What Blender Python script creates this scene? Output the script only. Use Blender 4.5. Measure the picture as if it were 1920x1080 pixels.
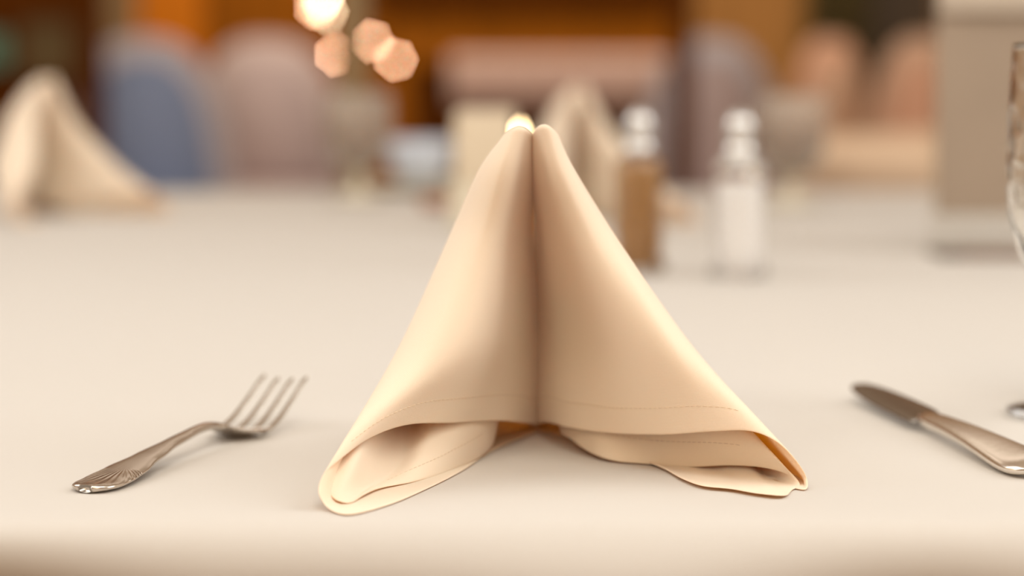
import bpy, bmesh, math, random
from mathutils import Vector, Matrix
random.seed(4)
for o in list(bpy.data.objects): bpy.data.objects.remove(o, do_unlink=True)
S = bpy.context.scene
C = S.collection

# ------------------------------------------------------------------ camera
F = 4267.0; H = 0.19; HOR = 85.0
pitch = math.atan((540 - HOR) / F)
cd = bpy.data.cameras.new('camera'); cam = bpy.data.objects.new('camera', cd); C.objects.link(cam)
cam.location = (0, 0, H); cam.rotation_euler = (math.pi/2 - pitch, 0, 0)
cd.sensor_width = 36; cd.lens = 36 * F / 1920
cd.clip_start = 0.02; cd.clip_end = 60
cd.dof.use_dof = True; cd.dof.focus_distance = 0.985
cd.dof.aperture_fstop = 3.3; cd.dof.aperture_blades = 7; cd.dof.aperture_rotation = math.radians(25.7)
S.camera = cam
S.view_settings.view_transform = 'Standard'; S.view_settings.look = 'None'
S.view_settings.gamma = 1; S.view_settings.use_curve_mapping = False
S.view_settings.exposure = 0.10

# ------------------------------------------------------------------ world and lights
W = bpy.data.worlds.new('world'); S.world = W; W.use_nodes = True
nt = W.node_tree; nt.nodes.clear()
wo = nt.nodes.new('ShaderNodeOutputWorld'); bg = nt.nodes.new('ShaderNodeBackground')
tc = nt.nodes.new('ShaderNodeTexCoord'); sx = nt.nodes.new('ShaderNodeSeparateXYZ')
mr = nt.nodes.new('ShaderNodeMapRange'); mr.inputs[1].default_value = -0.4; mr.inputs[2].default_value = 1.0
cr = nt.nodes.new('ShaderNodeValToRGB')
nt.links.new(tc.outputs['Generated'], sx.inputs[0]); nt.links.new(sx.outputs['Z'], mr.inputs[0])
nt.links.new(mr.outputs[0], cr.inputs[0]); nt.links.new(cr.outputs[0], bg.inputs[0]); nt.links.new(bg.outputs[0], wo.inputs[0])
e = cr.color_ramp.elements
e[0].position = 0.0; e[0].color = (0.20, 0.09, 0.03, 1)
e[1].position = 1.0; e[1].color = (0.55, 0.42, 0.30, 1)
x = e.new(0.28); x.color = (0.30, 0.15, 0.06, 1)
x = e.new(0.55); x.color = (0.36, 0.24, 0.15, 1)
bg.inputs[1].default_value = 1.0

def area(name, loc, target, size, energy, col, sy=None):
    l = bpy.data.lights.new(name, 'AREA'); l.energy = energy; l.color = col
    l.shape = 'RECTANGLE'; l.size = size; l.size_y = sy or size
    o = bpy.data.objects.new(name, l); C.objects.link(o); o.location = loc
    o.rotation_euler = (Vector(target) - Vector(loc)).to_track_quat('-Z', 'Y').to_euler()
    return o
area('lamp_left', (-1.45, 1.45, 1.25), (0, 1.15, 0), 1.7, 27, (0.97, 0.985, 0.96))
area('lamp_right', (1.65, 1.2, 1.15), (0.1, 1.1, 0), 1.5, 27, (0.97, 0.985, 0.96))
area('lamp_overhead', (0.35, 0.35, 1.9), (0.05, 1.1, 0), 1.1, 19, (0.97, 0.985, 0.95))
area('fill_front', (-0.2, -1.1, 1.4), (0.0, 1.0, 0.0), 2.0, 31, (1.0, 0.81, 0.60))  # added warm fill from the camera side, standing in for ambient room light
area('lamp_far', (0.0, 4.6, 1.9), (0.0, 5.4, 0), 3.0, 38, (1.0, 0.90, 0.78))
area('fill_wall', (0.0, 7.4, 1.9), (0.0, 9.4, 0.2), 4.0, 60, (1.0, 0.86, 0.68), 1.0)  # added fill to brighten the back wall, no fixture there

# ------------------------------------------------------------------ helpers
def P(px, py, Y):
    """world point seen at pixel px,py whose world distance is Y (metres)"""
    u = (px - 960) / F; v = (540 - py) / F
    d = Vector((u, math.cos(pitch) + v*math.sin(pitch), -math.sin(pitch) + v*math.cos(pitch)))
    k = Y / d.y
    return Vector((d.x*k, Y, H + d.z*k))
def T(px, py, z=0.0):
    u = (px - 960) / F; v = (540 - py) / F
    d = Vector((u, math.cos(pitch) + v*math.sin(pitch), -math.sin(pitch) + v*math.cos(pitch)))
    k = (z - H) / d.z
    return Vector((d.x*k, d.y*k, z))

def mat(name, col, rough=0.6, metal=0.0, bump=None, trans=0.0, var=0.0, vscale=4.0, ior=1.45, sheen=0.0, emit=None, estr=0, coat=0, aniso=None):
    m = bpy.data.materials.new(name); m.use_nodes = True
    n = m.node_tree; b = n.nodes['Principled BSDF']
    b.inputs['Base Color'].default_value = (*col, 1); b.inputs['Roughness'].default_value = rough
    b.inputs['Metallic'].default_value = metal; b.inputs['Transmission Weight'].default_value = trans
    b.inputs['IOR'].default_value = ior; b.inputs['Sheen Weight'].default_value = sheen
    b.inputs['Coat Weight'].default_value = coat
    if emit: b.inputs['Emission Color'].default_value = (*emit, 1); b.inputs['Emission Strength'].default_value = estr
    t = n.nodes.new('ShaderNodeTexCoord')
    if var:
        ns = n.nodes.new('ShaderNodeTexNoise'); ns.inputs['Scale'].default_value = vscale; ns.inputs['Detail'].default_value = 5
        mp = n.nodes.new('ShaderNodeMapping'); mp.inputs['Scale'].default_value = aniso or (1, 1, 1)
        n.links.new(t.outputs['Object'], mp.inputs[0]); n.links.new(mp.outputs[0], ns.inputs['Vector'])
        r = n.nodes.new('ShaderNodeValToRGB')
        r.color_ramp.elements[0].position = .3; r.color_ramp.elements[1].position = .7
        r.color_ramp.elements[0].color = (*[c*(1-var) for c in col], 1); r.color_ramp.elements[1].color = (*[min(1, c*(1+var)) for c in col], 1)
        n.links.new(ns.outputs[0], r.inputs[0]); n.links.new(r.outputs[0], b.inputs['Base Color'])
    if bump:
        ns = n.nodes.new('ShaderNodeTexNoise'); ns.inputs['Scale'].default_value = bump[0]
        bp = n.nodes.new('ShaderNodeBump'); bp.inputs['Strength'].default_value = bump[1]; bp.inputs['Distance'].default_value = bump[2]
        n.links.new(t.outputs['Object'], ns.inputs['Vector']); n.links.new(ns.outputs[0], bp.inputs['Height']); n.links.new(bp.outputs[0], b.inputs['Normal'])
    return m

def cloth_mat(name, col, tcol, tw, coord='UV', thread=0.00055, strength=0.35):
    """woven cotton: diffuse + translucent, twill bump, faint thread variation"""
    m = bpy.data.materials.new(name); m.use_nodes = True; n = m.node_tree; n.nodes.clear()
    out = n.nodes.new('ShaderNodeOutputMaterial'); mix = n.nodes.new('ShaderNodeMixShader'); mix.inputs[0].default_value = tw
    p = n.nodes.new('ShaderNodeBsdfPrincipled'); p.inputs['Roughness'].default_value = 0.75
    p.inputs['Sheen Weight'].default_value = 0.18; p.inputs['Sheen Roughness'].default_value = 0.4
    p.inputs['Specular IOR Level'].default_value = 0.25
    tr = n.nodes.new('ShaderNodeBsdfTranslucent'); tr.inputs['Color'].default_value = (*tcol, 1)
    t = n.nodes.new('ShaderNodeTexCoord')
    if coord == 'UV': src = t.outputs['UV']
    else:      # follow the cloth over the table edge: v = y + z
        sp = n.nodes.new('ShaderNodeSeparateXYZ'); n.links.new(t.outputs['Object'], sp.inputs[0])
        a_ = n.nodes.new('ShaderNodeMath'); a_.operation = 'ADD'; n.links.new(sp.outputs['Y'], a_.inputs[0]); n.links.new(sp.outputs['Z'], a_.inputs[1])
        cb_ = n.nodes.new('ShaderNodeCombineXYZ'); n.links.new(sp.outputs['X'], cb_.inputs[0]); n.links.new(a_.outputs[0], cb_.inputs[1]); src = cb_.outputs[0]
    def wave(rot, sc):
        mp = n.nodes.new('ShaderNodeMapping'); mp.inputs['Rotation'].default_value = (0, 0, rot)
        w = n.nodes.new('ShaderNodeTexWave'); w.wave_type = 'BANDS'; w.bands_direction = 'X'
        w.inputs['Scale'].default_value = sc; w.inputs['Distortion'].default_value = 1.2
        w.inputs['Detail'].default_value = 1.5; w.inputs['Detail Scale'].default_value = 2.0
        n.links.new(src, mp.inputs[0]); n.links.new(mp.outputs[0], w.inputs['Vector']); return w
    k = 0.314 / thread       # wave period is 2*pi/(20*scale)
    a = wave(math.radians(38), k); b = wave(math.radians(90), k*0.8)
    nz = n.nodes.new('ShaderNodeTexNoise'); nz.inputs['Scale'].default_value = 900; nz.inputs['Detail'].default_value = 3
    n.links.new(src, nz.inputs['Vector'])
    ad = n.nodes.new('ShaderNodeMath'); ad.operation = 'ADD'; n.links.new(a.outputs[1], ad.inputs[0]); n.links.new(b.outputs[1], ad.inputs[1])
    ad2 = n.nodes.new('ShaderNodeMath'); ad2.operation = 'MULTIPLY_ADD'; ad2.inputs[1].default_value = 1.5
    n.links.new(nz.outputs[0], ad2.inputs[0]); n.links.new(ad.outputs[0], ad2.inputs[2])
    bp = n.nodes.new('ShaderNodeBump'); bp.inputs['Strength'].default_value = strength; bp.inputs['Distance'].default_value = 0.00012
    n.links.new(ad2.outputs[0], bp.inputs['Height']); n.links.new(bp.outputs[0], p.inputs['Normal'])
    r = n.nodes.new('ShaderNodeMapRange'); r.inputs[1].default_value = 0.3; r.inputs[2].default_value = 3.0; r.inputs[3].default_value = 0.965; r.inputs[4].default_value = 1.03
    n.links.new(ad2.outputs[0], r.inputs[0])
    vm = n.nodes.new('ShaderNodeVectorMath'); vm.operation = 'SCALE'; vm.inputs[0].default_value = col
    n.links.new(r.outputs[0], vm.inputs['Scale']); n.links.new(vm.outputs[0], p.inputs['Base Color'])
    n.links.new(p.outputs[0], mix.inputs[1]); n.links.new(tr.outputs[0], mix.inputs[2]); n.links.new(mix.outputs[0], out.inputs[0])
    return m

def add(name, verts, faces, m, parent=None, uvs=None, smooth=True, subs=0, solid=0):
    me = bpy.data.meshes.new(name); me.from_pydata([tuple(v) for v in verts], [], faces); me.update()
    if uvs:
        l = me.uv_layers.new(name='UVMap')
        for lp in me.loops: l.data[lp.index].uv = uvs[lp.vertex_index]
    if m: me.materials.append(m)
    for p in me.polygons: p.use_smooth = smooth
    o = bpy.data.objects.new(name, me); C.objects.link(o)
    if parent: o.parent = parent
    if solid:
        s = o.modifiers.new('s', 'SOLIDIFY'); s.thickness = solid; s.offset = 0
    if subs:
        s = o.modifiers.new('d', 'SUBSURF'); s.levels = subs; s.render_levels = subs
    return o
def tag(o, label, cat, group=None):
    o['label'] = label; o['category'] = cat
    if group: o['group'] = group
    return o
def structure(o): o['kind'] = 'structure'; return o
def empty(name, loc, label, cat, group=None, rz=0):
    o = bpy.data.objects.new(name, None); C.objects.link(o); o.empty_display_size = .02
    o.location = loc; o.rotation_euler = (0, 0, rz); return tag(o, label, cat, group)

class MB:
    def __init__(s): s.v = []; s.f = []
    def box(s, c, d, bev=0, rot=None, seg=2):
        bm = bmesh.new(); bmesh.ops.create_cube(bm, size=1)
        bmesh.ops.scale(bm, vec=Vector(d), verts=bm.verts)
        if bev: bmesh.ops.bevel(bm, geom=list(bm.edges), offset=bev, segments=seg, affect='EDGES', profile=.6)
        M = Matrix.Translation(Vector(c)) @ (rot.to_4x4() if rot else Matrix())
        bm.transform(M); s.bm(bm); return s
    def bm(s, bm):
        n = len(s.v); bm.verts.index_update()
        s.v += [v.co.copy() for v in bm.verts]; s.f += [[n + v.index for v in f.verts] for f in bm.faces]; bm.free()
    def lathe(s, prof, seg=48, c=(0, 0, 0), flute=None):
        n = len(s.v); c = Vector(c)
        for r, z in prof:
            for k in range(seg):
                a = 2*math.pi*k/seg; rr = r*(1 + (flute(a, z) if flute else 0))
                s.v.append(c + Vector((rr*math.cos(a), rr*math.sin(a), z)))
        for i in range(len(prof)-1):
            for k in range(seg):
                a = n+i*seg+k; b = n+i*seg+(k+1) % seg
                s.f.append([a, b, b+seg, a+seg])
        return s
    def tube(s, pts, r, seg=10, cap=True):
        n = len(s.v); pts = [Vector(p) for p in pts]; N = len(pts)
        rr = r if isinstance(r, (list, tuple)) else [r]*N
        up = Vector((0, 0, 1))
        for i, p in enumerate(pts):
            t = (pts[min(i+1, N-1)] - pts[max(i-1, 0)]).normalized()
            a = t.cross(up)
            if a.length < 1e-3: a = t.cross(Vector((1, 0, 0)))
            a.normalize(); b = a.cross(t)
            for k in range(seg):
                g = 2*math.pi*k/seg; s.v.append(p + (a*math.cos(g) + b*math.sin(g))*rr[i])
        for i in range(N-1):
            for k in range(seg):
                a = n+i*seg+k; b = n+i*seg+(k+1) % seg
                s.f.append([a, b, b+seg, a+seg])
        if cap:
            s.f.append([n+k for k in range(seg)][::-1]); s.f.append([n+(N-1)*seg+k for k in range(seg)])
        return s
    def make(s, name, m, parent=None, smooth=True, subs=0):
        me = bpy.data.meshes.new(name)
        o = add(name, s.v, s.f, m, parent, smooth=smooth, subs=subs)
        return o

def cr_eval(pts, n):
    """centripetal Catmull-Rom through pts -> n samples per span"""
    pts = [Vector(p) for p in pts]; out = []
    N = len(pts)
    for i in range(N-1):
        p1, p2 = pts[i], pts[i+1]
        p0 = pts[i-1] if i > 0 else p1*2 - p2
        p3 = pts[i+2] if i < N-2 else p2*2 - p1
        t0 = 0; t1 = t0 + max((p1-p0).length, 1e-6)**.5; t2 = t1 + max((p2-p1).length, 1e-6)**.5; t3 = t2 + max((p3-p2).length, 1e-6)**.5
        for k in range(n + (1 if i == N-2 else 0)):
            t = t1 + (t2-t1)*k/n
            A1 = p0*((t1-t)/(t1-t0)) + p1*((t-t0)/(t1-t0)); A2 = p1*((t2-t)/(t2-t1)) + p2*((t-t1)/(t2-t1)); A3 = p2*((t3-t)/(t3-t2)) + p3*((t-t2)/(t3-t2))
            B1 = A1*((t2-t)/(t2-t0)) + A2*((t-t0)/(t2-t0)); B2 = A2*((t3-t)/(t3-t1)) + A3*((t-t1)/(t3-t1))
            out.append(B1*((t2-t)/(t2-t1)) + B2*((t-t1)/(t2-t1)))
    return out

# ------------------------------------------------------------------ materials
M_napkin = cloth_mat('peach_ivory_cotton', (0.93, 0.875, 0.725), (1.0, 0.56, 0.08), 0.30)
M_cloth = cloth_mat('cream_tablecloth', (0.55, 0.515, 0.475), (0.9, 0.7, 0.5), 0.05, coord='OBJ', thread=0.00065, strength=0.55)
M_thread = mat('sewing_thread', (0.74, 0.57, 0.39), .8)
M_silver = mat('worn_silver', (0.80, 0.74, 0.67), .2, 1.0, bump=(260, .08, .0004))
M_blade = mat('polished_blade', (0.30, 0.275, 0.25), .16, 1.0)
M_chrome = mat('chrome', (0.62, 0.61, 0.6), .32, 1.0)
M_glass = mat('clear_glass', (1, 1, 1), .02, trans=1.0, ior=1.45)
M_salt = mat('salt', (0.96, 0.93, 0.90), .9)
M_pepper = mat('ground_pepper', (0.42, 0.22, 0.08), .9, var=.2, vscale=300)
M_woodd = mat('dark_stained_wood', (0.085, 0.022, 0.0), .85, var=.25, vscale=3, aniso=(6, 6, .6))
M_woodm = mat('brown_wood', (0.27, 0.085, 0.004), .85, var=.2, vscale=3, aniso=(6, 6, .6))
M_woodo = mat('orange_wood', (0.56, 0.17, 0.010), .85, var=.15, vscale=3, aniso=(6, 6, .6))
M_woodt = mat('tan_wood', (0.34, 0.165, 0.05), .85, var=.15, vscale=3, aniso=(6, 6, .6))
for _m in (M_woodd, M_woodm, M_woodo, M_woodt): _m.node_tree.nodes['Principled BSDF'].inputs['Specular IOR Level'].default_value = .12
M_floor = mat('brown_carpet', (0.16, 0.08, 0.035), .95, var=.2, vscale=20)

# ------------------------------------------------------------------ setting
FZ = -0.75
def panel(name, x0p, x1p, Y, z0, z1, m, th=.04, bev=.004):
    x0 = (x0p-960)/F*Y; x1 = (x1p-960)/F*Y
    return MB().box(((x0+x1)/2, Y+th/2, (z0+z1)/2), (x1-x0, th, z1-z0), bev).make(name, m, smooth=False)
structure(MB().box((0, 5.0, FZ-.05), (9, 12.4, .1)).make('floor', M_floor, smooth=False))
structure(MB().box((0, 9.6, .7), (9, .1, 2.9)).make('wall_back', M_woodm, smooth=False))

# ------------------------------------------------------------------ main table under its cloth
YF, YB = 0.905, 2.98         # front and rear edges of the table top
XW = 1.55
def rect_cloth(name, x0, x1, y0, y1, drop, m, nx=200, seed=1, amp=.010, R=.026):
    """cloth lying on a rectangular top, rounding over the edge and hanging in soft folds"""
    rnd = random.Random(seed); ph = [rnd.uniform(0, 6.28) for _ in range(6)]
    # perimeter polyline with rounded corners, then profile outwards
    per = []; rc = .05; n = nx
    cx = [(x1-rc, y0+rc, -90), (x1-rc, y1-rc, 0), (x0+rc, y1-rc, 90), (x0+rc, y0+rc, 180)]
    edges = [((x0+rc, y0), (x1-rc, y0)), None]
    def seg(a, b, k): return [(a[0]+(b[0]-a[0])*i/k, a[1]+(b[1]-a[1])*i/k) for i in range(k)]
    pts = []
    def arc(c, a0): return [(c[0]+rc*math.cos(math.radians(a0+90*i/6)), c[1]+rc*math.sin(math.radians(a0+90*i/6))) for i in range(6)]
    pts += [(p, (0, -1)) for p in seg((x0+rc, y0), (x1-rc, y0), n)]
    pts += [(p, None) for p in arc((x1-rc, y0+rc), -90)]
    pts += [(p, (1, 0)) for p in seg((x1, y0+rc), (x1, y1-rc), n//2)]
    pts += [(p, None) for p in arc((x1-rc, y1-rc), 0)]
    pts += [(p, (0, 1)) for p in seg((x1-rc, y1), (x0+rc, y1), n)]
    pts += [(p, None) for p in arc((x0+rc, y1-rc), 90)]
    pts += [(p, (-1, 0)) for p in seg((x0, y1-rc), (x0, y0+rc), n//2)]
    pts += [(p, None) for p in arc((x0+rc, y0+rc), 180)]
    N = len(pts); V = []; Fc = []
    prof = [(-.03, 0), (-.012, 0)]
    for i in range(0, 9):
        a = math.pi/2*i/8; prof.append((R*math.sin(a), -R*(1-math.cos(a))))
    d = R; steps = [.006, .014, .024, .04, .07, .12, .2, .3, drop]
    for s_ in steps: prof.append((R + .02*s_, -R - s_))
    L = 0; P0 = pts[0][0]
    acc = []
    for i in range(N):
        (px, py), _ = pts[i]
        L += math.hypot(px-P0[0], py-P0[1]); P0 = (px, py); acc.append(L)
    for i in range(N):
        a = Vector(pts[i-1][0]); b = Vector(pts[(i+1) % N][0]); t = (b-a).normalized(); nn = Vector((t.y, -t.x))
        s_ = acc[i]
        for (o_, z_) in prof:
            k = min(1, max(0, (-z_-.004)/.035))**1.0; k2 = min(1, max(0, -z_)/.4)
            w = math.sin(s_*17.0+ph[0])*.6 + math.sin(s_*31+ph[1])*.35 + math.sin(s_*7+ph[2])*.5
            off = o_ + amp*k*w + .05*k2*w
            V.append((pts[i][0][0]+nn.x*off, pts[i][0][1]+nn.y*off, z_))
    K = len(prof)
    for i in range(N):
        j = (i+1) % N
        for k in range(K-1): Fc.append([i*K+k, i*K+k+1, j*K+k+1, j*K+k])
    Fc.append([i*K for i in range(N)])
    o = add(name, V, Fc, m)
    return o
cl = rect_cloth('tablecloth', -XW, XW, YF, YB, .42, M_cloth, seed=3)
tag(cl, 'cream tablecloth covering the nearest table, hanging in soft folds over its front edge', 'tablecloth')
tb = empty('dining_table', (0, (YF+YB)/2, FZ), 'long dining table hidden under the nearest cream tablecloth', 'table')
MB().box((0, 0, .75-.022), (2*XW-.004, YB-YF-.004, .036), .01).make('tabletop', M_woodd, tb)
for sx_ in (-1, 1):
    for sy_ in (-1, 1):
        MB().box((sx_*(XW-.12), sy_*((YB-YF)/2-.12), .355), (.06, .06, .71), .006).make('leg', M_woodd, tb)

# ------------------------------------------------------------------ folded napkin
def napkin_parts(root):
    cx_ = 1.0
    def lev(z, l): return [Vector((a/100, b/100, (z if len(r) == 0 else r[0])/100)) for a, b, *r in l]
    def flat(h, dy, z): return Vector((h.x*(1-dy/110) , h.y+dy/100, z/100))
    V = []; Fc = []; UV = []
    stitches = []
    def surface(levels, nu, nv, cap=None, stitch=None, flip=False):
        rows = []
        cols = [cr_eval([lv[c] for lv in levels], nv) for c in range(len(levels[0]))]
        nr = len(cols[0])
        for r in range(nr): rows.append(cr_eval([cols[c][r] for c in range(len(cols))], nu))
        n = len(V); W_ = len(rows[0])
        # uv in metres: u along the hem, v up from the hem
        ul = [0]
        for k in range(1, W_): ul.append(ul[-1] + (rows[-1][k]-rows[-1][k-1]).length)
        dist = [[0]*W_ for _ in range(nr)]
        for r in range(nr-2, -1, -1):
            for k in range(W_): dist[r][k] = dist[r+1][k] + (rows[r+1][k]-rows[r][k]).length
        for r in range(nr):
            for k in range(W_):
                p_ = rows[r][k].copy()
                if p_.z < .0006: p_.z = .0006
                V.append(p_); UV.append((ul[k], dist[r][k]))
        for r in range(nr-1):
            for k in range(W_-1):
                a = n+r*W_+k; q = [a, a+1, a+W_+1, a+W_]
                Fc.append(q[::-1] if flip else q)
        if cap is not None:
            V.append(cap); UV.append((0, .2)); c = len(V)-1
            for k in range(W_-1): Fc.append([c, n+k+1, n+k] if not flip else [c, n+k, n+k+1])
        if stitch:
            d0, u0, u1, side = stitch
            line = []
            for k in range(W_):
                if not (u0 <= k/nu <= u1): continue
                for r in range(nr-1, 0, -1):
                    if dist[r-1][k] >= d0:
                        t = (d0-dist[r][k])/(dist[r-1][k]-dist[r][k]); p_ = rows[r][k].lerp(rows[r-1][k], t)
                        kk = min(max(k, 1), W_-2)
                        nn = (rows[r][kk+1]-rows[r][kk-1]).cross(rows[r-1][k]-rows[r][k]).normalized()
                        if nn.y > 0: nn = -nn
                        line.append(p_ + nn*.00038); break
            stitches.append(line)
    # --- left, outer layer
    L0 = lev(15, [(1.0,103.3,14.9),(.82,102.7,15.15),(.6,102.4,15.3),(.35,102.3,15.35),(.1,102.35,15.3),(-.1,102.55,15.2),(-.25,102.8,15.1),(-.3,103.1,15),(-.25,103.4,14.9),(-.1,103.6,14.9),(.1,103.7,14.9),(.25,103.7,14.9),(.4,103.7,14.9),(.5,103.7,14.9),(.65,103.7,14.9),(.8,103.6,14.9)])
    L1 = lev(13.6, [(1.3,106),(.88,103.6),(.45,102.5),(.1,101.9),(-.4,101.7),(-.85,102.1),(-1.2,102.8),(-1.35,103.6),(-1.25,104.4),(-.9,104.9),(-.6,105),(-.3,105.1),(0,105.1),(.3,105),(.6,104.8),(.85,104.6)])
    L2 = lev(10.5, [(1.6,109.3),(.88,106.6),(.3,104.3),(-.45,102.1),(-1.15,101.6),(-1.85,102.1),(-2.45,103.3),(-2.75,104.8),(-2.6,106.2),(-2.1,106.9),(-1.6,107.2),(-1.1,107.3),(-.6,107.2),(-.1,107.1),(.4,106.9),(.9,106.6)])
    L3 = lev(5.5, [(1.8,112),(1.0,109),(.15,105.3),(-1.1,101.3),(-2.4,99.4),(-3.6,98.9),(-4.5,99.8),(-5.0,101.3),(-5.0,103.2),(-4.7,105.0),(-4.1,106.8),(-3.3,108.2),(-2.4,109.2),(-1.4,110),(-.3,110.6),(.9,112)])
    hp = [(1026,803,112.8),(987,794,108.3),(930,789,104.5),(850,793,101.0),(760,797,98.3),(690,823,96.0),(640,860,94.2),(605,893,92.9),(597,925,92.1),(613,952,91.7)]
    L5 = [P(a, b, c/100) for a, b, c in hp] + [T(a, b, .0006) for a, b in [(650,966),(720,950),(800,917),(865,884),(930,842),(1015,806)]]
    L4 = []
    for i in range(16):
        if i < 9: L4.append(L3[i].lerp(L5[i], .72))
        elif i == 9: q = L3[i].lerp(L5[i], .80); q.z = .005; q.y += .012; L4.append(q)
        else:
            dy = [5.5, 7.0, 7.5, 7.0, 4.0, 1.5][i-10]; L4.append(Vector((L5[i].x*.65 + L3[i].x*.35, L5[i].y + dy/100, .0010)))
    surface([L0, L1, L2, L3, L4, L5], 5, 8, cap=Vector((.003, 1.030, .1535)), stitch=(.0125, 0.6, 6.2, 1))
    # --- left, inner layer
    hb = [(895,803,111),(920,810,109),(925,830,106.4),(902,856,103.6),(842,885,100.3),(772,905,97.4),(715,915,95.8),(680,929,94.0),(652,944,92.8),(626,936,92.8),(614,914,93.4),(624,888,94.2),(664,834,96.0),(745,798,99.2),(825,788,102.5)]
    B2 = [P(a, b, c/100) for a, b, c in hb]
    B1 = lev(5.2, [(-.3,108.3),(.2,107.5),(.1,106.8),(-.4,105.6),(-1.3,104.3),(-2.4,103.9),(-3.3,104.6),(-4.0,104.9),(-4.6,104.2),(-4.85,102.6),(-4.65,101.1),(-4.1,100.4),(-3.5,100.3),(-2.8,100.6),(-1.9,101.7)])
    B0 = [p_.lerp(Vector((.000, 1.045, .12)), .45) for p_ in B1]
    Bm = []
    for i in range(len(B1)):
        q = B1[i].lerp(B2[i], .72); q.y += [0,0,0,0,.001,.003,0,0,0,0,0,.001,.002,.003,.003][i]
        if 5 <= i <= 9:
            q.y = B2[i].y + (.024, .030, .034, .030, .018)[i-5]; q.z = (.013, .0065, .0055, .007, .013)[i-5]
        Bm.append(q)
    surface([B0, B1, Bm, B2], 5, 9, stitch=(.0125, 3.2, 6.3, 1))
    # --- right, outer layer
    R0 = lev(15, [(.9,103.3,14.9),(.98,102.7,15.2),(1.15,102.35,15.4),(1.4,102.2,15.45),(1.65,102.25,15.4),(1.85,102.5,15.25),(2.0,102.8,15.1),(2.05,103.1,15),(2.0,103.4,14.9),(1.8,103.6,14.9),(1.6,103.7,14.9),(1.45,103.8,14.9),(1.3,103.8,14.9),(1.2,103.8,14.9),(1.1,103.7,14.9),(.95,103.6,14.9)])
    R1 = lev(13.6, [(.6,106),(.98,103.5),(1.35,102.5),(1.7,102),(2.1,101.9),(2.45,102.2),(2.65,102.8),(2.7,103.5),(2.6,104.2),(2.35,104.7),(2.1,104.85),(1.85,104.9),(1.6,104.9),(1.35,104.8),(1.15,104.7),(.97,104.6)])
    R2 = lev(10.5, [(.3,109.8),(1.15,106.6),(1.7,104.3),(2.7,102.1),(3.5,101.7),(4.15,102.1),(4.5,102.9),(4.6,103.8),(4.4,104.8),(4.0,105.6),(3.4,106.3),(2.8,106.8),(2.3,107),(1.8,107),(1.4,106.9),(1.0,106.6)])
    R3 = lev(5.5, [(.4,113),(1.5,109.2),(2.35,106.2),(4.5,101.5),(6.0,99.9),(7.2,99.2),(7.9,99.6),(8.15,100.5),(8.0,101.8),(7.6,103.8),(6.8,105.8),(5.7,107.6),(4.6,109),(3.4,110.2),(2.3,110.8),(.9,112)])
    hr = [(988,803,112.8),(1024,792,108.3),(1075,804,104.8),(1150,813,102.2),(1250,815,99.9),(1340,809,98.3),(1410,809,97.3),(1456,828,96.9),(1492,863,96.8),(1514,900,96.9)]
    R5 = [P(a, b, c/100) for a, b, c in hr] + [T(a, b, .0006) for a, b in [(1509,919),(1440,903),(1340,883),(1240,861),(1130,836),(1000,806)]]
    R4 = []
    for i in range(16):
        if i < 9: R4.append(R3[i].lerp(R5[i], .72))
        elif i == 9: R4.append(R3[i].lerp(R5[i], .90))
        elif i == 10: R4.append(Vector((R5[i].x, R5[i].y + .035, .0008)))
        else:
            dy = [3, 5, 6, 6, 5, 2][i-10]; R4.append(Vector((R5[i].x - .2*dy/100, R5[i].y + dy/100, .0010)))
    surface([R0, R1, R2, R3, R4, R5], 5, 8, cap=Vector((.0148, 1.030, .1545)), stitch=(.0125, 0.6, 6.2, 1), flip=True)
    # --- right, inner layer
    hc = [(1050,812,108),(1068,822,106.3),(1098,844,104.4),(1140,862,102.8),(1220,874,102.0),(1300,876,100.8),(1370,873,99.7),(1430,877,98.6),(1470,887,97.8),(1496,901,97.2),(1500,913,96.7),(1487,924,96.1)]
    B2 = [P(a, b, c/100) for a, b, c in hc] + [T(a, b, .0016) for a, b in [(1465,930),(1415,925),(1370,917),(1320,912),(1280,898),(1248,880),(1205,862)]]
    B1 = lev(4.5, [(2.2,107.2),(2.6,106.2),(3.2,105),(4.0,103.8),(5.2,102.3),(6.2,101.4),(7.0,100.9),(7.7,100.8),(8.1,101.0),(8.2,101.4),(8.1,101.8),(7.8,102.2),(7.4,102.6),(6.8,103.1),(6.2,103.7),(5.6,104.3),(5.0,104.9),(4.2,105.7),(3.4,106.7)])
    for i, p_ in enumerate(B1): p_.y += (.004 if i < 5 else 0) if i < 9 else (.003, .008, .016, .018, .018, .016, .014, .013, .013, .013)[i-9]
    B0 = [p_.lerp(Vector((.022, 1.045, .12)), .45) for p_ in B1]
    Bm = []
    for i in range(19):
        if i < 10: Bm.append(B1[i].lerp(B2[i], .7) - Vector((0, .003 if i > 5 else 0, 0)))
        elif i == 10: q = B1[i].lerp(B2[i], .8); q.y += .010; q.z = .006; Bm.append(q)
        elif i == 11: q = B1[i].lerp(B2[i], .7); q.y += .022; q.z = .0036; Bm.append(q)
        else:
            dy = [5.5, 5.8, 5.6, 5.4, 4.5, 3.4, 2.4][i-12]; Bm.append(Vector((B2[i].x*.8 + B1[i].x*.2, B2[i].y + dy/100, .0042 if i < 14 else .0030)))
    surface([B0, B1, Bm, B2], 5, 8, stitch=(.0125, 3.0, 7.0, 1), flip=True)
    off = root.location
    o = add('folded_cloth', [v - off for v in V], Fc, M_napkin, root, uvs=UV, subs=1, solid=.0007)
    ms = MB()
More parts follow.
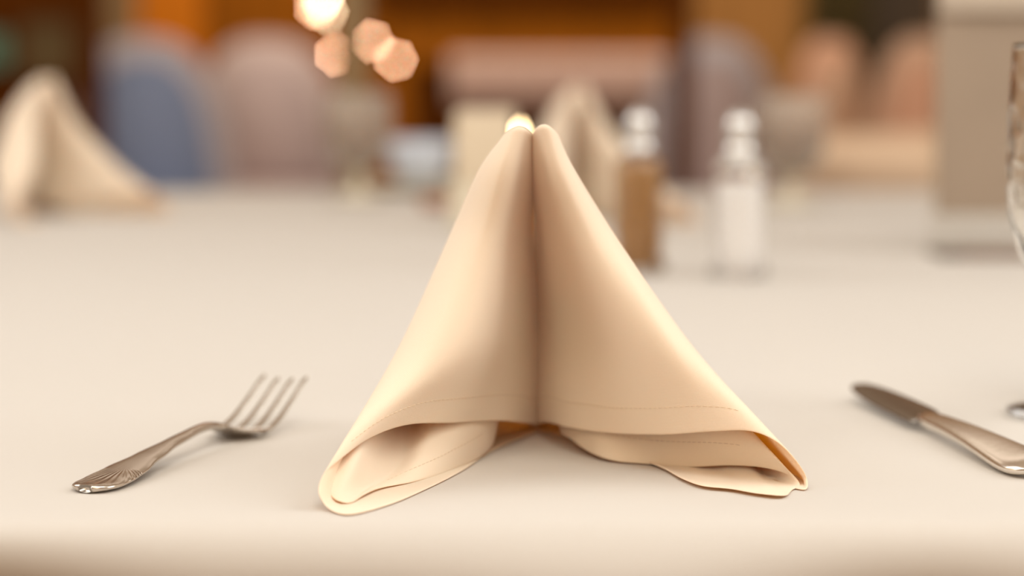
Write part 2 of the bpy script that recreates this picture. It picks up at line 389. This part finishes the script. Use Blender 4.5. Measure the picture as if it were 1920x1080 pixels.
    for line in stitches:
        d = 0
        for i in range(len(line)-1):
            pass
        # resample
        seg_l = [0]
        for i in range(1, len(line)): seg_l.append(seg_l[-1] + (line[i]-line[i-1]).length)
        s_ = 0
        def at(q):
            for i in range(1, len(line)):
                if seg_l[i] >= q: return line[i-1].lerp(line[i], (q-seg_l[i-1])/(seg_l[i]-seg_l[i-1]+1e-9))
            return line[-1]
        while s_ + .0022 < seg_l[-1]:
            a, m_, b = at(s_)-off, at(s_+.0011)-off, at(s_+.0022)-off
            ms.tube([a, m_, b], [.00008, .00017, .00008], 5); s_ += .0029
    st = ms.make('hem_stitching', M_thread, root)
    return o, st
nap = empty('folded_napkin', (0.01, 1.02, 0), 'large peach ivory napkin folded into a standing pyramid in sharp focus at the centre', 'napkin', 'folded napkins standing on tables')
nap_cloth, nap_st = napkin_parts(nap)

def copy_tree(o, parent=None):
    c = o.copy(); C.objects.link(c); c.parent = parent
    for ch in list(o.children): copy_tree(ch, c)
    return c
def nap_at(px, base_y, rz, label, sc=(1, 1, 1)):
    c = copy_tree(nap); p_ = T(px, base_y); c.location = p_; c.rotation_euler = (0, 0, rz); c.scale = sc; c['label'] = label; return c
nap_at(100, 405, math.radians(38), 'blurred ivory napkin pyramid on the far left of the table beside the blue chair', (1, 1, 1))
nap_at(1088, 415, math.radians(8), 'blurred beige napkin pyramid directly behind the sharp one, left of the pepper shaker', (1, 1, .94))

# ------------------------------------------------------------------ fork
def build_fork(root):
    """local +Y from handle end to tines, z up"""
    NS = 70; Lr = .150
    def zc(s):
        k = [(0, .0022), (.02, .0026), (.06, .0068), (.095, .0100), (.115, .0108), (.128, .0085), (.140, .0035), (.150, .0018), (.165, .0042), (.182, .0110), (.205, .0215)]
        for i in range(len(k)-1):
            if s <= k[i+1][0]:
                t = (s-k[i][0])/(k[i+1][0]-k[i][0]); t = max(0, t)
                p0 = k[max(i-1, 0)][1]; p1 = k[i][1]; p2 = k[i+1][1]; p3 = k[min(i+2, len(k)-1)][1]
                return .5*(2*p1 + (p2-p0)*t + (2*p0-5*p1+4*p2-p3)*t*t + (3*p1-p0-3*p2+p3)*t**3)
        return k[-1][1]
    def hw(s):
        k = [(0, .0030), (.0010, .0058), (.004, .0090), (.010, .0110), (.022, .0113), (.035, .0102), (.055, .0070), (.08, .0042), (.105, .0029), (.120, .0030), (.130, .0055), (.138, .0105), (.145, .0136), (.155, .0145)]
        for i in range(len(k)-1):
            if s <= k[i+1][0]:
                t = (s-k[i][0])/(k[i+1][0]-k[i][0]); t = max(0, t); t = t*t*(3-2*t) if i > 3 else t
                return k[i][1]*(1-t)+k[i+1][1]*t
        return k[-1][1]
    V = []; Fc = []; K = 18
    ss = [.156*(i/NS)**1.0 for i in range(NS+1)]; ss = [0, .0004, .001, .002, .0035] + [x for x in ss if x > .004]
    for s_ in ss:
        w = hw(s_); th = .0017 if s_ < .06 else (.0017+.0002*min(1, (s_-.06)/.04) if s_ < .125 else .0010)
        dish = 0 if s_ < .125 else -.0022*min(1, (s_-.125)/.02)
        for k in range(K):
            a = 2*math.pi*k/K; c_, sn = math.cos(a), math.sin(a)
            xx = w*math.copysign(abs(c_)**.7, c_); zz = th*math.copysign(abs(sn)**.8, sn)
            zz += dish*(1-(xx/max(w, 1e-5))**2)
            V.append((xx, s_, zc(s_)+zz - dish))
    for i in range(len(ss)-1):
        for k in range(K):
            a = i*K+k; b = i*K+(k+1) % K; Fc.append([a, b, b+K, a+K])
    Fc.append(list(range(K))); Fc.append([(len(ss)-1)*K+k for k in range(K)][::-1])
    add('handle', V, Fc, M_fork, root)
    for t in range(4):
        x0 = -.0124 + t*.00827
        V = []; Fc = []; n = 22; K2 = 12
        for i in range(n+1):
            q = i/n; s_ = .150 + .055*q
            w = (.0019*(1-q*.35)) * (1 if q < .93 else math.sqrt(max(0.02, 1-((q-.93)/.07)**2))); th = .0010*(1-.35*q)
            zz0 = zc(s_) + .0022*min(1, .0)+ .0012*(x0/.0124)**2
            for k in range(K2):
                a = 2*math.pi*k/K2
                V.append((x0*(1-.06*q) + w*math.cos(a), s_, zz0 + th*math.sin(a)))
        for i in range(n):
            for k in range(K2):
                a = i*K2+k; b = i*K2+(k+1) % K2; Fc.append([a, b, b+K2, a+K2])
        Fc.append(list(range(K2))); Fc.append([n*K2+k for k in range(K2)][::-1])
        add('tine', V, Fc, M_fork, root)
# silver with an engraved fan of rays near the handle end
def fan_mat():
    m = mat('engraved_silver', (0.60, 0.54, 0.48), .24, 1.0); n = m.node_tree; b = n.nodes['Principled BSDF']
    t = n.nodes.new('ShaderNodeTexCoord'); mp = n.nodes.new('ShaderNodeMapping'); mp.inputs['Location'].default_value = (0, -.036, 0)
    g = n.nodes.new('ShaderNodeTexGradient'); g.gradient_type = 'RADIAL'
    n.links.new(t.outputs['Object'], mp.inputs[0]); n.links.new(mp.outputs[0], g.inputs[0])
    mu = n.nodes.new('ShaderNodeMath'); mu.operation = 'MULTIPLY'; mu.inputs[1].default_value = 2*math.pi*44
    si = n.nodes.new('ShaderNodeMath'); si.operation = 'SINE'
    n.links.new(g.outputs['Fac'], mu.inputs[0]); n.links.new(mu.outputs[0], si.inputs[0])
    le = n.nodes.new('ShaderNodeVectorMath'); le.operation = 'LENGTH'; n.links.new(mp.outputs[0], le.inputs[0])
    r1 = n.nodes.new('ShaderNodeMapRange'); r1.inputs[1].default_value = .008; r1.inputs[2].default_value = .012
    r2 = n.nodes.new('ShaderNodeMapRange'); r2.inputs[1].default_value = .034; r2.inputs[2].default_value = .030
    n.links.new(le.outputs['Value'], r1.inputs[0]); n.links.new(le.outputs['Value'], r2.inputs[0])
    sp = n.nodes.new('ShaderNodeSeparateXYZ'); n.links.new(mp.outputs[0], sp.inputs[0])
    lt = n.nodes.new('ShaderNodeMath'); lt.operation = 'LESS_THAN'; lt.inputs[1].default_value = -.004; n.links.new(sp.outputs['Y'], lt.inputs[0])
    m1 = n.nodes.new('ShaderNodeMath'); m1.operation = 'MULTIPLY'; m2 = n.nodes.new('ShaderNodeMath'); m2.operation = 'MULTIPLY'; m3 = n.nodes.new('ShaderNodeMath'); m3.operation = 'MULTIPLY'
    n.links.new(r1.outputs[0], m1.inputs[0]); n.links.new(r2.outputs[0], m1.inputs[1]); n.links.new(m1.outputs[0], m2.inputs[0]); n.links.new(lt.outputs[0], m2.inputs[1])
    n.links.new(m2.outputs[0], m3.inputs[0]); n.links.new(si.outputs[0], m3.inputs[1])
    bp = n.nodes.new('ShaderNodeBump'); bp.inputs['Strength'].default_value = .55; bp.inputs['Distance'].default_value = .0002
    n.links.new(m3.outputs[0], bp.inputs['Height']); n.links.new(bp.outputs[0], b.inputs['Normal'])
    return m
M_fork = fan_mat()
fa = T(160, 926); fb = T(431, 826)
fork = empty('dinner_fork', fa, 'silver four-tined fork lying tines up on the cloth left of the napkin', 'fork')
fork.rotation_euler = (0, 0, -math.atan2(fb.x-fa.x, fb.y-fa.y))
build_fork(fork)

# ------------------------------------------------------------------ knife (local +Y from blade tip to handle end)
kn = empty('dinner_knife', (0.1865, 1.216, 0.0022), 'silver dinner knife with a dark reflecting blade at the right edge of the table', 'knife')
def knife_loft(name, ss, wl, wr, th, zc, m, K=20, pw=.75):
    V = []; Fc = []
    for s_, a_, b_, t_, z_ in zip(ss, wl, wr, th, zc):
        c0 = (b_-a_)/2; w = (a_+b_)/2
        for k in range(K):
            a = 2*math.pi*k/K; c_, sn = math.cos(a), math.sin(a)
            V.append((c0 + w*math.copysign(abs(c_)**pw, c_), s_, z_ + t_*math.copysign(abs(sn)**pw, sn)))
    n = len(ss)
    for i in range(n-1):
        for k in range(K):
            a = i*K+k; b = i*K+(k+1) % K; Fc.append([a, b, b+K, a+K])
    Fc.append(list(range(K))); Fc.append([(n-1)*K+k for k in range(K)][::-1])
    return add(name, V, Fc, m, kn, subs=1)
knife_loft('blade', [0, .001, .004, .010, .025, .05, .08, .100, .104, .108],
           [.0006, .002, .0045, .0065, .0085, .0095, .0095, .0092, .0070, .0045], [.0006, .002, .004, .0055, .0072, .0082, .0085, .0085, .0080, .0050],
           [.0003, .0005, .0006, .0007, .0008, .0010, .0012, .0014, .0018, .0022], [.0060, .006, .0058, .0056, .0052, .0048, .0046, .0044, .0043, .0042], M_blade)
knife_loft('handle', [.100, .104, .112, .125, .145, .170, .195, .212, .224, .231, .235],
           [.0030, .0050, .0058, .0060, .0068, .0080, .0096, .0108, .0104, .0075, .002], [.0030, .0050, .0058, .0060, .0068, .0080, .0096, .0108, .0104, .0075, .002],
           [.0020, .0032, .0036, .0034, .0032, .0031, .0032, .0033, .0032, .0026, .001], [.0042, .0042, .0044, .0050, .0056, .0054, .0042, .0034, .0030, .0028, .0026], M_silver)
kn.rotation_euler = (0, math.radians(15), math.pi + math.atan2(.046, .240))

# ------------------------------------------------------------------ water goblet at the right edge
def crystal():
    m = mat('cut_crystal', (.97, .96, .93), .04, trans=1.0, ior=1.5); n = m.node_tree; b = n.nodes['Principled BSDF']
    t = n.nodes.new('ShaderNodeTexCoord'); v = n.nodes.new('ShaderNodeTexVoronoi'); v.inputs['Scale'].default_value = 75
    bp = n.nodes.new('ShaderNodeBump'); bp.inputs['Strength'].default_value = .55; bp.inputs['Distance'].default_value = .0012
    n.links.new(t.outputs['Object'], v.inputs['Vector']); n.links.new(v.outputs['Distance'], bp.inputs['Height']); n.links.new(bp.outputs[0], b.inputs['Normal'])
    return m
M_crystal = crystal()
gp = T(2015, 780)
gob = empty('water_goblet', gp, 'cut crystal stemmed goblet half cropped by the right edge of the photo', 'glass')
MB().lathe([(.0, .0012), (.030, .0012), (.034, .002), (.0345, .0035), (.030, .0045), (.015, .007), (.006, .014), (.0045, .03), (.005, .045), (.008, .054), (.0005, .054)], 64).make('foot', M_glass, gob)
MB().lathe([(.0, .054), (.008, .055), (.020, .065), (.030, .083), (.036, .105), (.0375, .125), (.0372, .15), (.0362, .172), (.0354, .188), (.0352, .1905), (.0347, .191), (.0342, .1905), (.0343, .188), (.0350, .172), (.0355, .15), (.0358, .125), (.034, .105), (.028, .085), (.018, .069), (.006, .060), (.0, .060)], 64).make('bowl', M_crystal, gob)

# ------------------------------------------------------------------ shakers
def shaker(px, by, label, fill, name, hh):
    p_ = T(px, by); r = empty(name, p_, label, 'shaker', 'salt and pepper shakers')
    MB().lathe([(0, .001), (.022, .001), (.0235, .003), (.0235, .008), (.019, .012), (.0205, .03), (.020, .06), (.020, .084), (.0205, .090), (.0185, .094), (.012, .099), (.0, .099), ], 10).make('glass_body', M_glass, r, smooth=False)
    MB().lathe([(0, .004), (.0165, .0045), (.0170, .012), (.0165, .03), (.0160, .06), (.0160, hh-.002), (.013, hh), (0, hh)], 24).make('contents', fill, r)
    MB().lathe([(0, .100), (.0115, .0995), (.0135, .101), (.0128, .106), (.0100, .110), (.0108, .115), (.0125, .121), (.0118, .128), (.0080, .134), (.003, .1365), (0, .137)], 32).make('metal_cap', M_chrome, r)
    return r
shaker(1385, 522, 'clear glass shaker filled with white salt, chrome domed cap', M_salt, 'salt_shaker', .080)
shaker(1197, 510, 'glass shaker filled with brown pepper beside the central napkin', M_pepper, 'pepper_shaker', .092)

# ------------------------------------------------------------------ menu stand
M_card = mat('taupe_card', (0.27, 0.205, 0.15), .7, var=.05, vscale=10)
M_cardl = mat('pale_card', (0.40, 0.33, 0.26), .7)
M_acr = mat('clear_acrylic', (.93, .93, .91), .05, trans=1.0, ior=1.3)
mp_ = T(1905, 478)
menu = empty('menu_stand', mp_, 'tall upright table card in a clear acrylic stand left of the goblet', 'menu stand')
lean = Matrix.Rotation(math.radians(-4), 3, 'X')
MB().box((0, .004, .150), (.150, .0022, .225), .0006, lean).make('card', M_card, menu, smooth=False)
MB().box((0, .0015, .24), (.149, .0006, .04), .0002, lean).make('card_header', M_cardl, menu, smooth=False)
MB().box((0, .010, .136), (.158, .0025, .270), .0008, lean).make('back_plate', M_acr, menu, smooth=False)
MB().box((0, -.010, .0018), (.158, .075, .003), .0008).make('foot_plate', M_acr, menu, smooth=False)

# ------------------------------------------------------------------ small things at the far side of the table
M_porc = mat('pale_blue_porcelain', (0.55, 0.60, 0.68), .25, coat=.3)
M_smoke = mat('brown_tinted_glass', (0.75, 0.62, 0.5), .1, trans=.85, ior=1.4)
M_cream = mat('cream_ceramic', (0.62, 0.56, 0.44), .35)
def tumbler(px, by, label):
    g = empty('stemmed_glass', T(px, by), label, 'glass', 'glasses at the far side of the table')
    MB().lathe([(0, .001), (.032, .001), (.034, .004), (.02, .008), (.007, .014), (.006, .03), (.012, .038), (0, .038)], 40).make('foot', M_cream, g)
    MB().lathe([(0, .038), (.02, .040), (.035, .055), (.041, .08), (.042, .105), (.041, .129), (.0408, .1315), (.0402, .132), (.0396, .1315), (.0396, .129), (.0403, .105), (.039, .08), (.033, .058), (.018, .044), (0, .043)], 40).make('bowl', M_frost, g)
    MB().lathe([(0, .0445), (.018, .0452), (.0325, .0595), (.0380, .08), (.0390, .098), (0, .098)], 40).make('drink', M_tea, g)
    return g
M_frost = mat('frosted_glass', (.90, .86, .80), .18, trans=.88, ior=1.3)
M_tea = mat('iced_tea', (0.28, 0.15, 0.07), .3)
tumbler(672, 376, 'stemmed glass of brown drink standing behind the napkin on its left')
tumbler(1482, 388, 'stemmed glass of brown drink right of the salt shaker')
cp = T(788, 360)
cup = empty('teacup', cp, 'pale blue teacup on a saucer left of the central napkin', 'cup')
MB().lathe([(0, .010), (.022, .010), (.025, .014), (.036, .03), (.041, .05), (.043, .068), (.041, .068), (.039, .05), (.034, .031), (.02, .017), (0, .016)], 40).make('cup_body', M_porc, cup)
MB().tube([(.040, 0, .058), (.055, 0, .060), (.062, 0, .048), (.055, 0, .034), (.036, 0, .030)], .003, 10).make('handle', M_porc, cup)
sau = tag(MB().lathe([(0, .001), (.035, .001), (.055, .006), (.068, .011), (.067, .013), (.05, .009), (.03, .005), (0, .005)], 40, cp).make('saucer', M_cream), 'cream saucer under the pale blue teacup', 'saucer')
M_terra = mat('brown_clay', (0.42, 0.20, 0.12), .6)
tag(MB().lathe([(0, .001), (.012, .001), (.018, .006), (.020, .014), (.018, .014), (.012, .006), (0, .005)], 28, T(818, 392)).make('sauce_dish', M_terra), 'tiny brown clay dish on the cloth in front of the teacup', 'dish')
cad = empty('sweetener_caddy', T(905, 432), 'white caddy of sweetener packets behind the left shoulder of the napkin', 'caddy')
cm = MB()
for (c_, d_) in [((0, -.021, .025), (.066, .002, .05)), ((0, .021, .025), (.066, .002, .05)), ((-.032, 0, .025), (.002, .040, .05)), ((.032, 0, .025), (.002, .040, .05)), ((0, 0, .002), (.066, .044, .003))]: cm.box(c_, d_, .0004)
cm.make('tray', M_cream, cad, smooth=False)
M_white = mat('white_paper', (0.62, 0.57, 0.54), .8); M_yel = mat('yellow_paper', (0.60, 0.50, 0.37), .8)
pk = None
for i in range(8):
    z0 = .06 + .03*(i % 2 == 0)
    k = tag(MB().box((0, 0, 0), (.058, .0022, .112), .0008).make('sweetener_packet', M_white if i < 5 else M_yel), ('white' if i < 5 else 'yellow') + ' paper sweetener packets standing in the white caddy', 'packet', ('white' if i < 5 else 'yellow') + ' sweetener packets in the caddy')
    k.location = cad.location + Vector((.002*(i % 3), .016-.0045*i, .062 + .003*(i % 3)))

# candle behind the apex of the napkin
M_wax = mat('ivory_wax', (0.8, 0.68, 0.5), .5, sheen=.2)
M_flame = mat('candle_flame', (1, .8, .5), .5, emit=(1.0, .74, .38), estr=16)
cn = empty('lit_candle', T(975, 490), 'lit candle in a low holder hidden behind the tip of the central napkin', 'candle')
MB().lathe([(0, .001), (.026, .001), (.028, .004), (.014, .008), (.013, .02), (0, .02)], 32).make('holder', M_chrome, cn)
MB().lathe([(0, .02), (.010, .02), (.010, .100), (.008, .104), (0, .103)], 24).make('wax_candle', M_wax, cn)
MB().lathe([(0, .109), (.002, .110), (.0034, .1135), (.003, .117), (.0015, .120), (0, .122)], 16).make('flame', M_flame, cn)

# ------------------------------------------------------------------ far lights
M_bulb = mat('glowing_bulb', (1, .8, .6), .4, emit=(1.0, .55, .33), estr=48)
M_bulbw = mat('bright_bulb', (1, .9, .7), .4, emit=(1.0, .72, .45), estr=40)
YL = 6.0
bulbs = [(592, 14, 0), (612, 22, 1), (602, 2, 1), (606, -8, 1), (630, 102, 0), (697, 77, 0), (742, 112, 0), (690, -44, 0)]
lb = P(660, 85, YL); 
cb = empty('candelabra', (lb.x, YL, 0), 'branched lamp with small glowing globes on the sideboard far behind the napkin', 'lamp')
# ------------------------------------------------------------------ chairs
def outline(w, h, n=28, flare=.0):
    pts = []
    for i in range(n+1):
        a = math.pi*i/n
        c_, s_ = math.cos(a), math.sin(a)
        pts.append((w/2*math.copysign(abs(c_)**.75, c_), h*abs(s_)**.9))
    return pts
def slab_from(pts, y0, y1, z0, bev=.012):
    bm = bmesh.new(); vs = [bm.verts.new((x_, y0, z0+z_)) for x_, z_ in pts]; f = bm.faces.new(vs)
    r = bmesh.ops.extrude_face_region(bm, geom=[f]); mv = [g for g in r['geom'] if isinstance(g, bmesh.types.BMVert)]
    bmesh.ops.translate(bm, vec=(0, y1-y0, 0), verts=mv); bmesh.ops.recalc_face_normals(bm, faces=bm.faces)
    es = [e_ for e_ in bm.edges if abs(e_.verts[0].co.y-e_.verts[1].co.y) < 1e-6]
    bmesh.ops.bevel(bm, geom=es, offset=bev, segments=3, affect='EDGES')
    m = MB(); m.bm(bm); return m
def make_chair(loc, rz, mb, mrim, label, group, w=.44):
    c = empty('banquet_chair', loc, label, 'chair', group, rz)
    slab_from(outline(w-.10, .44), -.03, .03, .47, .014).make('backrest', mb, c)
    rim = slab_from(outline(w, .51), -.018, .045, .455, .012).make('back_frame', mrim, c)
    MB().box((0, -.24, .45), (w, .44, .07), .025).make('seat', mb, c)
    for a in (-1, 1):
        MB().tube([(a*(w/2-.04), -.42, .42), (a*(w/2-.03), -.44, 0)], [.016, .011]).make('leg', M_woodd, c)
        MB().tube([(a*(w/2-.04), -.03, .44), (a*(w/2-.03), .04, 0)], [.016, .011]).make('leg', M_woodd, c)
    return c
M_blue = mat('slate_blue_upholstery', (0.20, 0.255, 0.40), .85, bump=(60, .2, .002))
M_lav = mat('pale_lavender_piping', (0.45, 0.42, 0.46), .8)
M_mauve = mat('mauve_grey_upholstery', (0.42, 0.335, 0.335), .85)
M_mauve2 = mat('pale_mauve_piping', (0.50, 0.40, 0.39), .85)
M_peach = mat('salmon_upholstery', (0.60, 0.34, 0.23), .85)
M_peach2 = mat('tan_piping', (0.58, 0.38, 0.27), .85)
def chair_px(px, Y, rz, *a, **k): return make_chair(((px-960)/F*Y, Y, FZ), math.radians(rz), *a, **k)
chair_px(272, 6.4, 10, M_blue, M_lav, 'slate blue round-backed chair behind the left napkin pyramid', 'round-backed chairs in the room', w=.50)
chair_px(500, 7.5, -8, M_mauve, M_mauve2, 'mauve grey round-backed chair right of the slate blue chair', 'round-backed chairs in the room', w=.54)
chair_px(1335, 6.7, 12, M_mauve, M_lav, 'mauve grey round-backed chair behind the salt shaker, right of a dark post', 'round-backed chairs in the room')
chair_px(1560, 7.4, 40, M_peach2, M_peach, 'tan and salmon chair in front of the olive curtain', 'round-backed chairs in the room', w=.36)
chair_px(1725, 6.3, -35, M_peach, M_peach2, 'salmon chair in front of the dark doorway, beside the menu stand', 'round-backed chairs in the room', w=.36)

# ------------------------------------------------------------------ second table on the right
def round_table(cx, cy, r, label, ctlabel):
    t = empty('round_table', (cx, cy, FZ), label, 'table')
    MB().lathe([(0, .71), (r-.01, .71), (r-.004, .745), (0, .745)], 64).make('tabletop', M_woodd, t)
    MB().lathe([(0, 0), (.28, 0), (.28, .03), (.05, .07), (.04, .68), (.15, .709), (0, .709)], 32).make('pedestal', M_woodd, t)
    def fl(a, z): return (.03*math.sin(14*a) + .015*math.sin(23*a+1))*min(1, max(0, -z)/.4)
    o = MB().lathe([(0, 0), (r*.5, 0), (r-.01, 0), (r+.004, -.006), (r+.008, -.03), (r+.015, -.1), (r+.02, -.25), (r+.03, -.45)], 160, (0, 0, 0), fl).make('tablecloth', M_cloth2)
    o.location = (cx, cy, 0); tag(o, ctlabel, 'tablecloth')
M_cloth2 = mat('beige_tablecloth', (0.62, 0.47, 0.34), .9)
round_table(1.40, 4.35, .88, 'round table under a beige cloth in the right background', 'beige cloth over the round table in the right background')

# ------------------------------------------------------------------ sideboard with cloth, and posts
ys = 7.3
sb = empty('sideboard', ((1020-960)/F*ys, ys, FZ), 'long dark wooden sideboard against the back wall behind the central napkin', 'sideboard')
sw = (1275-780)/F*ys
MB().box((0, .2, .44), (sw, .4, .86), .01).make('body', M_woodd, sb, smooth=False)
MB().box((0, .2, .885), (sw+.03, .43, .03), .006).make('top_board', M_woodm, sb, smooth=False)
for k in range(3): 
    d = MB().box(((k-1)*sw/3, -.008, .40), (sw/3-.03, .016, .66), .006).make('door', M_woodd, sb, smooth=False)
    MB().lathe([(0, 0), (.012, .0), (.014, .012), (0, .018)], 16).make('knob', M_chrome, d).matrix_local = Matrix.Translation(((k-1)*sw/3+.1, -.014, .45)) @ Matrix.Rotation(math.pi/2, 4, 'X')
M_pink = mat('pale_pink_linen', (0.70, 0.50, 0.43), .9)
x0 = (845-960)/F*ys; x1 = (1252-960)/F*ys
V = []; Fc = []; n = 60
prof = [(.42, .0), (.0, .0), (-.028, -.002), (-.036, -.012), (-.038, -.04), (-.040, -.09), (-.042, -.155)]
for i in range(n+1):
    xx = x0 + (x1-x0)*i/n
    for y_, z_ in prof: V.append((xx, ys + y_ - (.006*math.sin(i*.9) if z_ < -.02 else 0), FZ + .905 + z_))
K = len(prof)
for i in range(n):
    for k in range(K-1): Fc.append([i*K+k, i*K+k+1, (i+1)*K+k+1, (i+1)*K+k])
tag(add('table_runner', V, Fc, M_pink, solid=.004), 'pale pink linen runner draped over the front of the dark sideboard', 'runner')
# candelabra geometry (stands on the corner table)
stem = MB(); base = Vector((lb.x, YL, 0))
hz = .05
stem.lathe([(0, FZ+.001), (.12, FZ+.001), (.12, FZ+.015), (.02, FZ+.03), (.012, FZ+.06), (.010, .1), (.009, .33), (0, .34)], 24)
stem.make('stem', M_woodd, cb)
for (bx, by_, w) in bulbs:
    q = P(bx, by_, YL) - base
    MB().tube([(0, 0, q.z-.05), (q.x*.5, 0, q.z-.06), (q.x*.9, 0, q.z-.035), (q.x, 0, q.z-.012)], .0018, 8).make('branch', M_woodd, cb)
    g = MB().lathe([(0, -.0065), (.0033, -.0056), (.0056, -.0033), (.0065, 0), (.0056, .0033), (.0033, .0056), (0, .0065)], 16).make('globe', M_bulbw if w else M_bulb, cb); g.location = q

M_taupe = mat('taupe_plaster', (0.22, 0.14, 0.065), .9)
def post(n_, px0, px1, Y, m): structure(panel('trim_%d' % n_, px0, px1, Y, FZ, 1.9, m, .04 if Y < 4 else .07))
post(1, 140, 193, 5.9, M_woodd)
post(2, 1258, 1300, 6.1, M_woodd)
post(3, 634, 690, 3.12, M_taupe)
# wall bays
yw = 9.45
M_olive = mat('olive_curtain', (0.085, 0.06, 0.016), .9)
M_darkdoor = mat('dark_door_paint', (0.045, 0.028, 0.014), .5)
structure(panel('trim_4', -100, 185, yw, FZ, 1.9, M_woodd))
structure(panel('trim_5', 188, 262, yw, FZ, 1.9, M_taupe))
structure(panel('trim_6', 264, 385, yw, FZ, 1.9, M_woodo))
structure(panel('trim_7', 700, 1262, yw, .36, 1.9, M_woodd))
structure(panel('trim_8', 1300, 1512, yw, FZ, 1.9, M_woodt))
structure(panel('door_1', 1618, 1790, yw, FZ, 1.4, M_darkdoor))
V = []; Fc = []
x0 = (1508-960)/F*(yw-.1); x1 = (1625-960)/F*(yw-.1)
for i in range(41):
    xx = x0 + (x1-x0)*i/40; yy = yw-.1 + .025*math.sin(i*1.1)
    V += [(xx, yy, FZ+.02), (xx, yy, 1.9)]
for i in range(40): Fc.append([2*i, 2*i+2, 2*i+3, 2*i+1])
tag(add('curtain', V, Fc, M_olive, solid=.004), 'olive green curtain hanging left of the dark doorway', 'curtain')
M_teal = mat('teal_paint', (0.10, 0.24, 0.18), .6); M_ol2 = mat('olive_print', (0.10, 0.065, 0.022), .7)
def picture(px0, px1, y0, y1, m, label):
    Y = yw-.03; a = P(px0, y0, Y); b = P(px1, y1, Y); w = b.x-a.x; h = a.z-b.z
    r = empty('framed_picture', ((a.x+b.x)/2, Y, b.z), label, 'picture')
    MB().box((0, .005, h/2), (w-.03, .012, h-.03)).make('print', m, r, smooth=False)
    f = MB()
    for c_, d_ in [((0, 0, .01), (w, .025, .02)), ((0, 0, h-.01), (w, .025, .02)), ((-w/2+.01, 0, h/2), (.02, .025, h)), ((w/2-.01, 0, h/2), (.02, .025, h))]: f.box(c_, d_, .003)
    f.make('frame', M_woodd, r, smooth=False)
picture(28, 160, 30, 155, M_ol2, 'olive framed picture on the dark wall at the far left')
picture(-90, 24, 50, 135, M_teal, 'teal framed picture cut off by the left edge of the photo')
